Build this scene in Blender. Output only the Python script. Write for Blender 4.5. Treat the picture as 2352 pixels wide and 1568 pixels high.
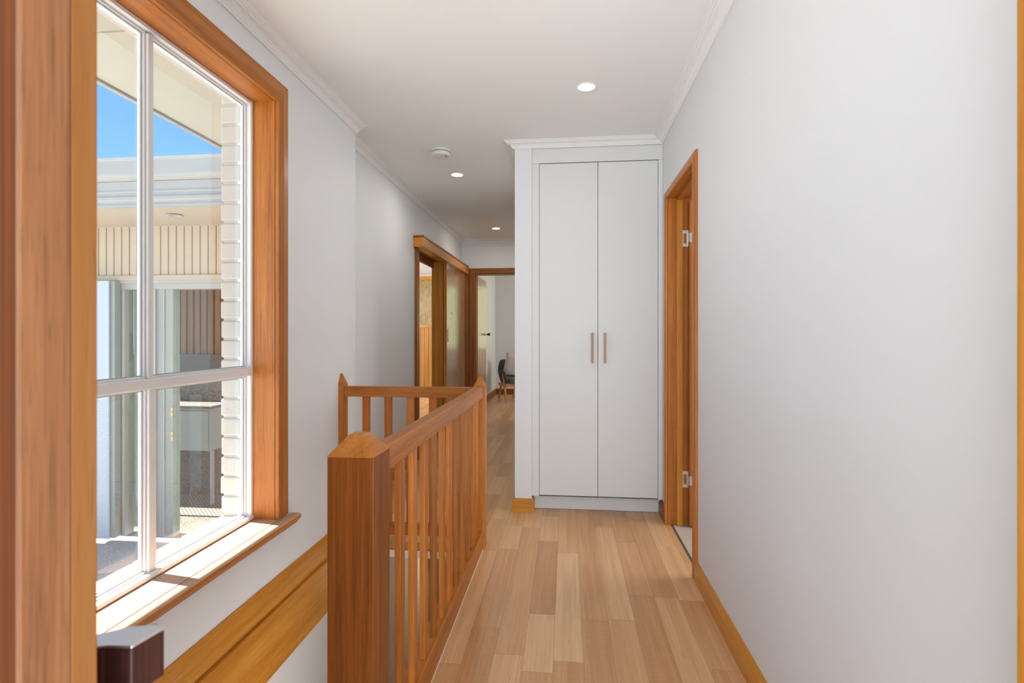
import bpy, bmesh, math, random
from mathutils import Vector, Matrix
random.seed(7)
S = bpy.context.scene
COL = S.collection
for o in list(bpy.data.objects): bpy.data.objects.remove(o)

# ------------------------------------------------------------------ camera
cam_d = bpy.data.cameras.new('camera'); cam = bpy.data.objects.new('camera', cam_d); COL.objects.link(cam)
cam.location = (0, 0, 1.17)
cam.rotation_euler = (math.radians(90), 0, math.atan(125/1203))
cam_d.sensor_width = 36; cam_d.lens = 36*1203/2352; cam_d.shift_y = -16/2352
cam_d.clip_start = 0.02; cam_d.clip_end = 300
cam_d.dof.use_dof = True; cam_d.dof.focus_distance = 2.9; cam_d.dof.aperture_fstop = 8.0
S.camera = cam
# ------------------------------------------------------------------ view
S.view_settings.view_transform = 'Standard'; S.view_settings.look = 'None'
S.view_settings.gamma = 1.0; S.view_settings.exposure = 0.94; S.view_settings.use_curve_mapping = False
# ------------------------------------------------------------------ sky
W = bpy.data.worlds.new('sky'); S.world = W; W.use_nodes = True
nt = W.node_tree; nt.nodes.clear()
out = nt.nodes.new('ShaderNodeOutputWorld'); bg = nt.nodes.new('ShaderNodeBackground')
tc = nt.nodes.new('ShaderNodeTexCoord'); sp = nt.nodes.new('ShaderNodeSeparateXYZ'); rp = nt.nodes.new('ShaderNodeValToRGB')
nt.links.new(tc.outputs['Generated'], sp.inputs[0]); nt.links.new(sp.outputs[2], rp.inputs[0])
cr = rp.color_ramp
cr.elements[0].position = 0.0; cr.elements[0].color = (2.1, 2.3, 2.5, 1)
cr.elements[1].position = 1.0; cr.elements[1].color = (.5, .72, 1.15, 1)
e = cr.elements.new(0.15); e.color = (1.0, 1.25, 1.5, 1)
e = cr.elements.new(0.235); e.color = (.17, .40, .72, 1)
e = cr.elements.new(0.42); e.color = (.08, .26, .64, 1)
e = cr.elements.new(0.60); e.color = (.13, .30, .62, 1)
nt.links.new(rp.outputs[0], bg.inputs[0]); bg.inputs[1].default_value = 1.0
nt.links.new(bg.outputs[0], out.inputs[0])
# ------------------------------------------------------------------ sun
def lamp(name, typ, loc, energy, color=(1, 1, 1), size=None, size_y=None, target=None, **kw):
    d = bpy.data.lights.new(name, typ); d.energy = energy; d.color = color
    if typ == 'AREA':
        d.shape = 'RECTANGLE'; d.size = size; d.size_y = size_y or size
    elif typ == 'POINT': d.shadow_soft_size = size
    for k, v in kw.items(): setattr(d, k, v)
    o = bpy.data.objects.new(name, d); COL.objects.link(o); o.location = loc
    if target is not None:
        o.rotation_euler = (Vector(target)-Vector(loc)).to_track_quat('-Z', 'Y').to_euler()
    return o
EL = math.radians(63.3)
tr = Vector((math.cos(EL)*.988, -math.cos(EL)*.153, -math.sin(EL)))
sun = lamp('sun', 'SUN', (-6, 1, 10), 14, (1, .95, .86)); sun.data.angle = math.radians(.53)
sun.rotation_euler = tr.to_track_quat('-Z', 'Y').to_euler()
# ------------------------------------------------------------------ added area lamps for the unseen rooms and stairwell; only far-room windows are inferred
lamp('daylight_fill', 'AREA', (.5, -3.3, 1.1), 54, (.82, .92, 1), 3.2, 2.2, (.2, 0, 1.2))  # unseen fill lamp standing in for a window behind the camera
lamp('bounce_fill', 'AREA', (.4, -1.6, .25), 66, (.82, .93, 1), 2.4, 2.2, (.6, -.9, 2.4))  # unseen upward lamp added to brighten the ceiling like floor bounce
lamp('daylight_fill', 'AREA', (-.3, 10.1, 1.5), 1.7, (.82, 1, .50), 1.3, 1.2, (-.55, 5, 1.45))
lamp('daylight_fill', 'AREA', (2.9, 8.8, 1.5), 20, (1, .98, .95), 1.6, 1.3, (-1, 8.6, 1.2))
lamp('daylight_fill', 'AREA', (-3.9, 7.6, 1.9), 34, (1, .97, .9), 1.6, 1.3, (-2.6, 10, 1.0))  # unseen fill lamp added for the left room
lamp('daylight_fill', 'AREA', (2.4, 2.9, 1.6), 14, (1, .98, .95), 1.0, 1.0, (.8, 2.95, 1.2))  # unseen fill lamp added in the side room, no window modelled
lamp('stairwell_fill', 'AREA', (-.506, 1.9, -.55), 3.2, (1, .96, .9), .5, 1.3, (-1.2, 1.9, -.55))  # added area lamp on the stairwell side, brightens the wall below the window
lamp('stairwell_fill', 'AREA', (-.8, 4.7, -.8), 2.2, (1, .86, .70), .8, .6, (-.9, 2.0, -1.6))  # added area lamp under the landing, brightens the lower stairwell

# ------------------------------------------------------------------ materials
def srgb(r, g, b):
    f = lambda c: (c/255/12.92) if c/255 <= .04045 else ((c/255+.055)/1.055)**2.4
    return (f(r), f(g), f(b), 1)
class NT:
    def __init__(s, name):
        s.m = bpy.data.materials.new(name); s.m.use_nodes = True; s.t = s.m.node_tree; s.t.nodes.clear()
        s.out = s.n('ShaderNodeOutputMaterial')
    def n(s, typ, **kw):
        x = s.t.nodes.new(typ)
        for k, v in kw.items(): setattr(x, k, v)
        return x
    def l(s, a, b): s.t.links.new(a, b)
    def math(s, op, a, b=None):
        x = s.n('ShaderNodeMath', operation=op)
        for i, v in enumerate((a, b)):
            if v is None: continue
            if isinstance(v, (int, float)): x.inputs[i].default_value = v
            else: s.l(v, x.inputs[i])
        return x.outputs[0]
    def mix(s, f, a, b, typ='MIX'):
        x = s.n('ShaderNodeMix', data_type='RGBA', blend_type=typ)
        for i, v in ((0, f), (6, a), (7, b)):
            if isinstance(v, (int, float)): x.inputs[i].default_value = v
            elif isinstance(v, tuple): x.inputs[i].default_value = v
            else: s.l(v, x.inputs[i])
        return x.outputs[2]
    def ramp(s, f, stops):
        x = s.n('ShaderNodeValToRGB'); s.l(f, x.inputs[0]); c = x.color_ramp
        c.elements[0].position, c.elements[0].color = stops[0]
        c.elements[1].position, c.elements[1].color = stops[-1]
        for p, col in stops[1:-1]:
            e = c.elements.new(p); e.color = col
        return x.outputs[0]
    def noise(s, vec, scale, detail=4, rough=.55):
        x = s.n('ShaderNodeTexNoise'); x.inputs['Scale'].default_value = scale
        x.inputs['Detail'].default_value = detail; x.inputs['Roughness'].default_value = rough
        s.l(vec, x.inputs['Vector']); return x.outputs['Fac']
    def mapping(s, vec, sc):
        x = s.n('ShaderNodeMapping'); s.l(vec, x.inputs[0]); x.inputs['Scale'].default_value = sc; return x.outputs[0]
    def bsdf(s, color, rough=.5, coat=0, metal=0, bump=None, bstr=.1, bdist=.001, spec=.5, coat_rough=.1):
        b = s.n('ShaderNodeBsdfPrincipled')
        if isinstance(color, tuple): b.inputs['Base Color'].default_value = color
        else: s.l(color, b.inputs['Base Color'])
        if isinstance(rough, (int, float)): b.inputs['Roughness'].default_value = rough
        else: s.l(rough, b.inputs['Roughness'])
        b.inputs['Metallic'].default_value = metal; b.inputs['Coat Weight'].default_value = coat
        b.inputs['Coat Roughness'].default_value = coat_rough
        b.inputs['Specular IOR Level'].default_value = spec
        if bump is not None:
            x = s.n('ShaderNodeBump'); x.inputs['Strength'].default_value = bstr; x.inputs['Distance'].default_value = bdist
            s.l(bump, x.inputs['Height']); s.l(x.outputs[0], b.inputs['Normal'])
        s.l(b.outputs[0], s.out.inputs[0]); return b
def paint(name, col, rough=.6, bscale=350, bstr=.04, var=.0, spec=.4):
    n = NT(name); t = n.n('ShaderNodeTexCoord').outputs['Object']
    h = n.noise(t, bscale, 2)
    c = col
    if var:
        v = n.noise(t, 3, 3)
        c = n.ramp(v, [(.3, tuple(x*(1-var) for x in col[:3])+(1,)), (.7, col)])
    n.bsdf(c, rough, bump=h, bstr=bstr, bdist=.0006, spec=spec); return n.m
def wood(name, dark, mid, light, axis='Z', rough=.42, coat=.10, scale=1.0, vari=.10, spec=.28):
    n = NT(name); t = n.n('ShaderNodeTexCoord').outputs['Object']
    oi = n.n('ShaderNodeObjectInfo')
    ad = n.n('ShaderNodeVectorMath', operation='ADD'); n.l(t, ad.inputs[0])
    sc = n.n('ShaderNodeVectorMath', operation='SCALE'); n.l(oi.outputs['Random'], sc.inputs['Scale']); sc.inputs[0].default_value = (7.3, 5.1, 9.7)
    n.l(sc.outputs[0], ad.inputs[1]); v = ad.outputs[0]
    a = 'XYZ'.index(axis)
    s1 = [22*scale]*3; s1[a] = .9*scale
    s2 = [160*scale]*3; s2[a] = 3.5*scale
    n1 = n.noise(n.mapping(v, tuple(s1)), 1, 4, .6); n2 = n.noise(n.mapping(v, tuple(s2)), 1, 3, .6)
    f = n.math('ADD', n.math('MULTIPLY', n1, .62), n.math('MULTIPLY', n2, .38))
    c = n.ramp(f, [(.30, dark), (.49, mid), (.68, light)])
    s3 = [420*scale]*3; s3[a] = 14*scale
    pores = n.noise(n.mapping(v, tuple(s3)), 1, 2, .5)
    c = n.mix(n.math('MULTIPLY', n.ramp(pores, [(.30, (1, 1, 1, 1)), (.42, (0, 0, 0, 1))]), .35), c, tuple(x*.45 for x in dark[:3])+(1,))
    hsv = n.n('ShaderNodeHueSaturation'); n.l(c, hsv.inputs['Color'])
    n.l(n.math('ADD', n.math('MULTIPLY', oi.outputs['Random'], vari*2), 1-vari), hsv.inputs['Value'])
    n.bsdf(hsv.outputs[0], rough, coat, bump=n2, bstr=.12, bdist=.0008, spec=spec, coat_rough=.22); return n.m
OD, OM, OL = (.29, .084, .011, 1), (.47, .158, .024, 1), (.61, .240, .050, 1)
wood_z = wood('orange_varnished_timber_upright', OD, OM, OL, 'Z')
wood_y = wood('orange_varnished_timber_long', OD, OM, OL, 'Y')
wood_x = wood('orange_varnished_timber_across', OD, OM, OL, 'X')
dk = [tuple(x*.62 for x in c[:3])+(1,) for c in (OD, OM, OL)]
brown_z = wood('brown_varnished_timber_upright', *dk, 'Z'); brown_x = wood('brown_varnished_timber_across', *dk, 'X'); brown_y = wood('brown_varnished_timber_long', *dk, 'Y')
skirt_cols = ((.44, .155, .014, 1), (.60, .245, .032, 1), (.70, .33, .06, 1))
newel_m = wood('deep_orange_newel_timber', (.11, .027, .004, 1), (.21, .058, .008, 1), (.30, .095, .018, 1), 'Z', scale=1.6, vari=.03)
bal_m = wood('baluster_timber', (.24, .060, .007, 1), (.42, .130, .018, 1), (.58, .225, .045, 1), 'Z', vari=.28)
skirt_y = wood('honey_timber_long', *skirt_cols, 'Y', rough=.35, vari=.05)
skirt_x = wood('honey_timber_across', *skirt_cols, 'X', rough=.35, vari=.05)
honey_z = wood('honey_timber_upright', *skirt_cols, 'Z', rough=.35, vari=.05)
door_edge = wood('foreground_door_edge', (.10, .035, .012, 1), (.19, .08, .033, 1), (.25, .115, .052, 1), 'Z', rough=.6, coat=0, scale=2.2, vari=0, spec=.15)
lipping_m = wood('foreground_door_lipping', (.14, .05, .011, 1), (.185, .07, .017, 1), (.22, .092, .026, 1), 'Z', rough=.6, coat=0, vari=0, spec=.15)
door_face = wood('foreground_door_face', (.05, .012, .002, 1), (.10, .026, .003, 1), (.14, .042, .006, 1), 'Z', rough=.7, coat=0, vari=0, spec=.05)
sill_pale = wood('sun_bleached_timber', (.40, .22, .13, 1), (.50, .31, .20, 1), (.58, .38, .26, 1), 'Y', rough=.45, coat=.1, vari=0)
veneer = wood('pale_gloss_veneer', (.34, .17, .07, 1), (.44, .25, .11, 1), (.52, .32, .15, 1), 'Z', rough=.16, coat=.8, scale=.6, vari=0)
door_pale = wood('pale_door_veneer', (.46, .28, .14, 1), (.56, .36, .20, 1), (.64, .43, .26, 1), 'Z', rough=.2, coat=.5, scale=.6, vari=0)
rosewood = wood('dark_rosewood', (.014, .004, .004, 1), (.042, .012, .010, 1), (.085, .026, .020, 1), 'Z', rough=.4, coat=.1, scale=2.5, vari=0)
handle_m = wood('light_oak', (.36, .23, .14, 1), (.45, .29, .18, 1), (.52, .35, .22, 1), 'Z', rough=.5, coat=0, scale=1.5, vari=0)
legwood = wood('chair_leg_timber', (.42, .19, .05, 1), (.56, .28, .09, 1), (.62, .34, .12, 1), 'Z', rough=.45, coat=.1, vari=.03)
batten_brown = wood('brown_batten_timber', (.10, .046, .02, 1), (.19, .092, .042, 1), (.26, .135, .065, 1), 'Z', rough=.7, coat=0, vari=0)
white_wall = paint('white_wall_paint', (.78, .79, .805, 1), .55)
white_ceil = paint('white_ceiling_paint', (.88, .885, .88, 1), .8)
cornice_m = paint('white_cornice_paint', (.86, .86, .85, 1), .5)
cab_white = paint('white_cabinet_laminate', (.74, .75, .745, 1), .45, 500, .02)
gap_dark = paint('shadow_gap', (.10, .10, .10, 1), .8)
alu = paint('white_aluminium', (.80, .81, .82, 1), .38, 200, 0, spec=.4)
grey_seal = paint('grey_glazing_seal', (.42, .42, .41, 1), .5)
ext_white = paint('exterior_white_paint', (.34, .335, .305, 1), .6, 60, .08, .06)
ext_cream = paint('exterior_cream_soffit', (.42, .405, .335, 1), .7, 60, .05, .03)
ext_peach = paint('exterior_peach_cladding', (.41, .34, .25, 1), .7, 60, .05, .03)
ext_green = paint('exterior_greygreen_paint', (.28, .30, .27, 1), .6, 60, .05, .05)
ext_blue = paint('exterior_paleblue_panel', (.38, .45, .50, 1), .4, 60, .02)
brick_m = paint('cream_painted_brick', (.53, .525, .48, 1), .75, 45, .5, .10)
concrete = paint('pale_concrete', (.38, .37, .35, 1), .9, 40, .3, .15)
sill_tile = paint('white_exterior_sill', (.80, .80, .78, 1), .5)
plastic = paint('white_plastic', (.80, .79, .76, 1), .4)
vent_m = paint('detector_vent_grey', (.30, .29, .28, 1), .7)
tile_m = paint('beige_floor_tile', (.60, .53, .46, 1), .6, 80, .2, .06)
def metal(name, col, rough):
    n = NT(name); n.bsdf(col, rough, metal=1); return n.m
chrome = metal('satin_metal', (.72, .72, .70, 1), .35); brass = metal('dull_brass', (.45, .36, .2, 1), .5)
def fabric(name, c):
    n = NT(name); t = n.n('ShaderNodeTexCoord').outputs['Object']
    b = n.n('ShaderNodeTexWave'); b.inputs['Scale'].default_value = 180; b.inputs['Distortion'].default_value = 1.5; n.l(t, b.inputs[0])
    n.bsdf(n.mix(b.outputs['Fac'], tuple(x*.85 for x in c[:3])+(1,), c), .95, bump=b.outputs['Fac'], bstr=.3, bdist=.001, spec=.2); return n.m
grey_fab = fabric('charcoal_fabric', (.085, .085, .092, 1)); linen = fabric('cream_linen', (.66, .64, .59, 1))
grey_seat = fabric('grey_seat_fabric', (.22, .22, .23, 1))
def emis(name, col, st):
    n = NT(name); e = n.n('ShaderNodeEmission'); e.inputs[0].default_value = col; e.inputs[1].default_value = st
    n.l(e.outputs[0], n.out.inputs[0]); return n.m
lens_on = emis('lit_downlight_lens', (1, .97, .91, 1), 6.0)
lens_dim = emis('soft_lit_downlight_lens', (1, .93, .83, 1), 0.92)
def glass(name, dust=0.0, refl=.9, tint=(1, 1, 1, 1), ztop=None):
    n = NT(name); t = n.n('ShaderNodeTexCoord').outputs['Object']
    tr_ = n.n('ShaderNodeBsdfTransparent'); tr_.inputs[0].default_value = tint
    gl = n.n('ShaderNodeBsdfGlossy'); gl.inputs['Roughness'].default_value = .02
    fr = n.n('ShaderNodeFresnel'); fr.inputs[0].default_value = 1.45
    m1 = n.n('ShaderNodeMixShader'); n.l(n.math('MULTIPLY', fr.outputs[0], refl), m1.inputs[0]); n.l(tr_.outputs[0], m1.inputs[1]); n.l(gl.outputs[0], m1.inputs[2])
    if dust:
        df = n.n('ShaderNodeBsdfDiffuse'); df.inputs[0].default_value = (.8, .8, .78, 1)
        sp1 = n.ramp(n.noise(t, 240, 3, .7), [(.56, (0, 0, 0, 1)), (.68, (1, 1, 1, 1))])
        film = n.ramp(n.noise(t, 5, 3, .6), [(.3, (.35, .35, .35, 1)), (.75, (1, 1, 1, 1))])
        m2 = n.n('ShaderNodeMixShader')
        n.l(n.math('ADD', n.math('MULTIPLY', sp1, dust*9), n.math('MULTIPLY', film, dust)), m2.inputs[0])
        n.l(m1.outputs[0], m2.inputs[1]); n.l(df.outputs[0], m2.inputs[2]); n.l(m2.outputs[0], n.out.inputs[0])
    else: n.l(m1.outputs[0], n.out.inputs[0])
    return n.m
pane_clean = glass('clear_window_glass', 0, .2); pane_dusty = glass('dusty_window_glass', .03, .15); porch_glass = glass('porch_door_glass', 0, .12, (.90, .93, .90, 1))
def textured_glass():
    n = NT('amber_textured_glass'); t = n.n('ShaderNodeTexCoord').outputs['Object']
    h = n.noise(n.mapping(t, (60, 60, 11)), 1, 3, .6)
    c = n.ramp(h, [(.35, (.26, .15, .035, 1)), (.55, (.42, .29, .07, 1)), (.75, (.62, .52, .20, 1))])  # garden tones reflected and seen in the glass are painted into its colour
    n.bsdf(c, .15, bump=h, bstr=.8, bdist=.01); return n.m
amber = textured_glass()
def floor_mat():
    n = NT('tasmanian_oak_floorboards'); t = n.n('ShaderNodeTexCoord').outputs['Object']
    s = n.n('ShaderNodeSeparateXYZ'); n.l(t, s.inputs[0]); x, y = s.outputs[0], s.outputs[1]
    bw = .1085
    rx = n.math('DIVIDE', n.math('ADD', x, 10.029), bw); row = n.math('FLOOR', rx); fx = n.math('FRACT', rx)
    w1 = n.n('ShaderNodeTexWhiteNoise', noise_dimensions='1D'); n.l(row, w1.inputs['W'])
    yy = n.math('DIVIDE', n.math('ADD', y, n.math('MULTIPLY', w1.outputs['Value'], 9.0)), n.math('ADD', 1.05, n.math('MULTIPLY', w1.outputs['Value'], .9)))
    yy = n.math('ADD', yy, 20.0)
    # uneven board lengths
    ix = n.math('FLOOR', yy); fy = n.math('FRACT', yy)
    w2 = n.n('ShaderNodeTexWhiteNoise', noise_dimensions='2D'); cb = n.n('ShaderNodeCombineXYZ'); n.l(row, cb.inputs[0]); n.l(ix, cb.inputs[1]); n.l(cb.outputs[0], w2.inputs['Vector'])
    cut = n.math('ADD', .25, n.math('MULTIPLY', w2.outputs['Value'], .5))
    half = n.math('GREATER_THAN', fy, cut)
    cb2 = n.n('ShaderNodeCombineXYZ'); n.l(row, cb2.inputs[0]); n.l(n.math('ADD', n.math('MULTIPLY', ix, 2), half), cb2.inputs[1])
    w3 = n.n('ShaderNodeTexWhiteNoise', noise_dimensions='2D'); n.l(cb2.outputs[0], w3.inputs['Vector'])
    bid = w3.outputs['Value']; bcol = w3.outputs['Color']
    off = n.n('ShaderNodeVectorMath', operation='SCALE'); n.l(bcol, off.inputs[0]); off.inputs['Scale'].default_value = 13
    ad = n.n('ShaderNodeVectorMath', operation='ADD'); n.l(t, ad.inputs[0]); n.l(off.outputs[0], ad.inputs[1]); v = ad.outputs[0]
    g1 = n.noise(n.mapping(v, (26, .8, 1)), 1, 4, .62); g2 = n.noise(n.mapping(v, (190, 3.2, 1)), 1, 3, .6)
    fid = n.noise(n.mapping(v, (10, 75, 1)), 1, 2, .5)
    base = n.ramp(bid, [(0, (.60, .32, .14, 1)), (.3, (.68, .385, .177, 1)), (.55, (.74, .44, .215, 1)), (.85, (.80, .50, .26, 1)), (1, (.84, .57, .33, 1))])
    c = n.mix(n.ramp(g1, [(.33, (1, 1, 1, 1)), (.62, (0, 0, 0, 1))]), base, n.mix(1.0, base, (.84, .76, .68, 1), 'MULTIPLY'))
    c = n.mix(n.math('MULTIPLY', n.ramp(g2, [(.30, (1, 1, 1, 1)), (.58, (0, 0, 0, 1))]), .40), c, n.mix(1.0, base, (.68, .55, .44, 1), 'MULTIPLY'))
    c = n.mix(n.math('MULTIPLY', n.ramp(fid, [(.45, (0, 0, 0, 1)), (.65, (1, 1, 1, 1))]), .05), c, (.75, .55, .36, 1))
    # dark grain line in some boards
    w = n.noise(n.mapping(v, (60, 1.1, 1)), 1, 2, .4)
    ln = n.ramp(w, [(.485, (0, 0, 0, 1)), (.50, (1, 1, 1, 1)), (.515, (0, 0, 0, 1))])
    c = n.mix(n.math('MULTIPLY', ln, n.math('MULTIPLY', n.math('GREATER_THAN', bid, .62), .30)), c, (.22, .12, .06, 1))
    # nail specks
    ny = n.math('ABSOLUTE', n.math('SUBTRACT', n.math('FRACT', n.math('DIVIDE', y, .45)), .5))
    nx = n.math('ABSOLUTE', n.math('SUBTRACT', n.math('ABSOLUTE', n.math('SUBTRACT', fx, .5)), .3))
    nail = n.math('LESS_THAN', n.math('ADD', n.math('POWER', n.math('MULTIPLY', ny, .45), 2), n.math('POWER', n.math('MULTIPLY', nx, bw), 2)), .0000045)
    c = n.mix(n.math('MULTIPLY', nail, .7), c, (.8, .68, .5, 1))
    # seams
    ex = n.math('MULTIPLY', n.math('MINIMUM', fx, n.math('SUBTRACT', 1, fx)), bw)
    ec = n.math('ABSOLUTE', n.math('SUBTRACT', fy, cut)); ee = n.math('MINIMUM', fy, n.math('SUBTRACT', 1, fy))
    ey = n.math('MULTIPLY', n.math('MINIMUM', ec, ee), 1.4)
    seam = n.math('MAXIMUM', n.math('LESS_THAN', ex, .0007), n.math('LESS_THAN', ey, .0008))
    c = n.mix(n.math('MULTIPLY', seam, .55), c, (.16, .08, .035, 1))
    n.bsdf(c, n.math('ADD', .30, n.math('MULTIPLY', g2, .12)), .15, bump=n.math('SUBTRACT', n.math('MULTIPLY', g2, .3), seam), bstr=.15, bdist=.001, spec=.4, coat_rough=.25)
    return n.m
FLOOR = floor_mat()
def pebble(name, a, b, sc):
    n = NT(name); t = n.n('ShaderNodeTexCoord').outputs['Object']
    f = n.noise(t, sc, 4, .7); n.bsdf(n.ramp(f, [(.35, a), (.65, b)]), .9); return n.m
peb_dark = pebble('dark_pebble', (.02, .02, .022, 1), (.14, .13, .125, 1), 60)
peb_mid = pebble('brown_pebble', (.05, .045, .04, 1), (.20, .185, .165, 1), 50)
def ribbed():
    n = NT('ribbed_mat'); t = n.n('ShaderNodeTexCoord').outputs['Object']
    w = n.n('ShaderNodeTexWave'); w.wave_type = 'BANDS'; w.bands_direction = 'DIAGONAL'; w.inputs['Scale'].default_value = 14; n.l(t, w.inputs[0])
    n.bsdf(n.mix(w.outputs['Fac'], (.08, .075, .068, 1), (.19, .18, .165, 1)), .9); return n.m
rib_m = ribbed()

# ------------------------------------------------------------------ geometry helpers
def bm_new(): return bmesh.new()
def add_box(bm, x0, x1, y0, y1, z0, z1, bev=0.0, M=None, seg=2):
    t = bmesh.new()
    bmesh.ops.create_cube(t, size=1)
    for v in t.verts: v.co = Vector(((x0+x1)/2+v.co.x*(x1-x0), (y0+y1)/2+v.co.y*(y1-y0), (z0+z1)/2+v.co.z*(z1-z0)))
    if bev: bmesh.ops.bevel(t, geom=t.edges[:], offset=bev, segments=seg, profile=.5, affect='EDGES')
    if M is not None: bmesh.ops.transform(t, matrix=M, verts=t.verts)
    merge(bm, t); return bm
def merge(bm, t):
    me = bpy.data.meshes.new('tmp'); t.to_mesh(me); t.free(); bm.from_mesh(me); bpy.data.meshes.remove(me)
def add_prism(bm, pts, axis, a0, a1, bev=0.0):
    """closed 2-D outline swept along an axis; for 'X' pts are (y,z), 'Y' (x,z), 'Z' (x,y)"""
    t = bmesh.new()
    def P(p, a): return {'X': (a, p[0], p[1]), 'Y': (p[0], a, p[1]), 'Z': (p[0], p[1], a)}[axis]
    A = [t.verts.new(P(p, a0)) for p in pts]; B = [t.verts.new(P(p, a1)) for p in pts]
    n = len(pts)
    for i in range(n): t.faces.new((A[i], A[(i+1) % n], B[(i+1) % n], B[i]))
    t.faces.new(A[::-1]); t.faces.new(B)
    bmesh.ops.recalc_face_normals(t, faces=t.faces)
    if bev: bmesh.ops.bevel(t, geom=t.edges[:], offset=bev, segments=2, profile=.5, affect='EDGES')
    merge(bm, t); return bm
def add_sweep(bm, rings, caps=True):
    """rings: list of equal-length lists of points joined in order"""
    t = bmesh.new(); R = [[t.verts.new(p) for p in r] for r in rings]; n = len(R[0])
    for a, b in zip(R, R[1:]):
        for i in range(n): t.faces.new((a[i], a[(i+1) % n], b[(i+1) % n], b[i]))
    if caps: t.faces.new(R[0][::-1]); t.faces.new(R[-1])
    bmesh.ops.recalc_face_normals(t, faces=t.faces); merge(bm, t); return bm
def add_lathe(bm, prof, loc, axis='Z', seg=48):
    t = bmesh.new(); rings = []
    for r, h in prof:
        ring = []
        for k in range(seg):
            a = 2*math.pi*k/seg
            p = (r*math.cos(a), r*math.sin(a), h) if axis == 'Z' else ((r*math.cos(a), h, r*math.sin(a)) if axis == 'Y' else (h, r*math.cos(a), r*math.sin(a)))
            ring.append(t.verts.new(Vector(p)+Vector(loc)))
        rings.append(ring)
    for a, b in zip(rings, rings[1:]):
        for i in range(seg): t.faces.new((a[i], a[(i+1) % seg], b[(i+1) % seg], b[i]))
    t.faces.new(rings[0][::-1]); t.faces.new(rings[-1])
    bmesh.ops.recalc_face_normals(t, faces=t.faces); merge(bm, t); return bm
def obj(name, bm, m, parent=None, smooth=False):
    me = bpy.data.meshes.new(name); bm.to_mesh(me); bm.free()
    if smooth:
        for p in me.polygons: p.use_smooth = True
    me.materials.append(m); o = bpy.data.objects.new(name, me); COL.objects.link(o)
    if parent is not None: o.parent = parent; o.matrix_parent_inverse = Matrix.Translation(-parent.location)
    return o
def box(name, m, parent, *b, bev=0.0): return obj(name, add_box(bm_new(), *b, bev=bev), m, parent)
def tag(o, label=None, cat=None, group=None, kind=None):
    for k, v in (('label', label), ('category', cat), ('group', group), ('kind', kind)):
        if v: o[k] = v
    return o
def empty(name, loc=(0, 0, 0)):
    o = bpy.data.objects.new(name, None); o.empty_display_size = .1; COL.objects.link(o); o.location = loc; return o
def struct(name, bm, m): o = obj(name, bm, m); o['kind'] = 'structure'; return o
def frame_boxes(bm, axis, a0, a1, u0, u1, v0, v1, w, bev=0.0):
    """rectangular frame; axis X: u=y v=z, axis Y: u=x v=z"""
    for (ua, ub, va, vb) in ((u0, u1, v1-w, v1), (u0, u1, v0, v0+w), (u0, u0+w, v0+w, v1-w), (u1-w, u1, v0+w, v1-w)):
        if axis == 'X': add_box(bm, a0, a1, ua, ub, va, vb, bev)
        else: add_box(bm, ua, ub, a0, a1, va, vb, bev)
    return bm

CZ = 2.435          # ceiling height
XL, XL2, XR = -1.28, -1.40, .62
YS, YF = 3.08, 6.93   # end of the window wall, far wall

# ================================================================== SETTING
# floor (boards run along the hall)
f = bm_new()
add_box(f, -1.28, 3.0, -3.6, .95, -.04, 0); add_box(f, -.50, .65, .95, 2.877, -.04, 0)
add_box(f, -1.42, .65, 2.877, 3.66, -.04, 0); add_box(f, -1.42, -.33, 3.66, 7.05, -.04, 0)
add_box(f, -1.40, 3.2, 7.05, 10.25, -.04, 0); add_box(f, -1.88, -1.42, 4.7, 10.85, -.04, 0); add_box(f, -4.4, -1.88, 6.06, 10.85, -.04, 0)
struct('floor', f, FLOOR)
box('trim_1', legwood, None, -1.28, -.50, 2.862, 2.877, -.036, .001, bev=.002)['kind'] = 'structure'
f = bm_new(); add_box(f, .65, 2.6, 1.2, 3.9, -.05, .0); struct('floor_tiled_room', f, tile_m).name = 'floor_side_room'
b = bm_new(); add_box(b, -1.40, 3.2, -3.7, 10.3, CZ, CZ+.06); add_box(b, -1.53, -1.40, 3.0, 10.3, CZ, CZ+.06)
add_box(b, -1.88, -1.53, 4.66, 10.9, CZ, CZ+.06); add_box(b, -4.5, -1.88, 6.04, 10.9, CZ, CZ+.06)
struct('ceiling', b, white_ceil)
# window wall: left, opening Y 1.08..2.19, Z .35...2.20
b = bm_new()
add_box(b, -1.38, XL, .58, 1.06, -2.6, CZ); add_box(b, -1.38, XL, 2.205, YS, -2.6, CZ)
add_box(b, -1.38, XL, 1.06, 2.205, -2.6, .33); add_box(b, -1.38, XL, 1.06, 2.205, 2.215, CZ)
struct('wall_left', b, white_wall)
# recessed left wall with the opening of the sliding door
b = bm_new()
add_box(b, -1.53, XL2, YS-.1, 4.80, -.3, CZ); add_box(b, -1.53, XL2, 4.80, 5.88, 2.02, CZ)
add_box(b, -1.53, XL2, 5.88, YF+.1, 0, CZ)
struct('wall_left_recess', b, white_wall)
# far wall of the hall
b = bm_new()
add_box(b, -1.53, -1.24, YF, YF+.12, 0, CZ); add_box(b, -1.24, -.40, YF, YF+.12, 1.99, CZ); add_box(b, -.40, -.22, YF, YF+.12, 0, CZ)
struct('wall_far', b, white_wall)
# stub wall beside the cupboard and corridor side
b = bm_new(); add_box(b, -.34, -.227, 3.455, YF, 0, CZ)
struct('wall_stub', b, white_wall)
b = bm_new(); add_box(b, -.227, .74, 3.70, 3.78, 0, CZ); struct('wall_cupboard_back', b, white_wall)
# right wall with a doorway Y 2.605..3.30
b = bm_new()
add_box(b, XR, .72, .70, 2.595, 0, CZ); add_box(b, XR, .72, 2.595, 3.31, 2.01, CZ); add_box(b, XR, .72, 3.31, 3.72, 0, CZ)
struct('wall_right', b, white_wall)
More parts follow.
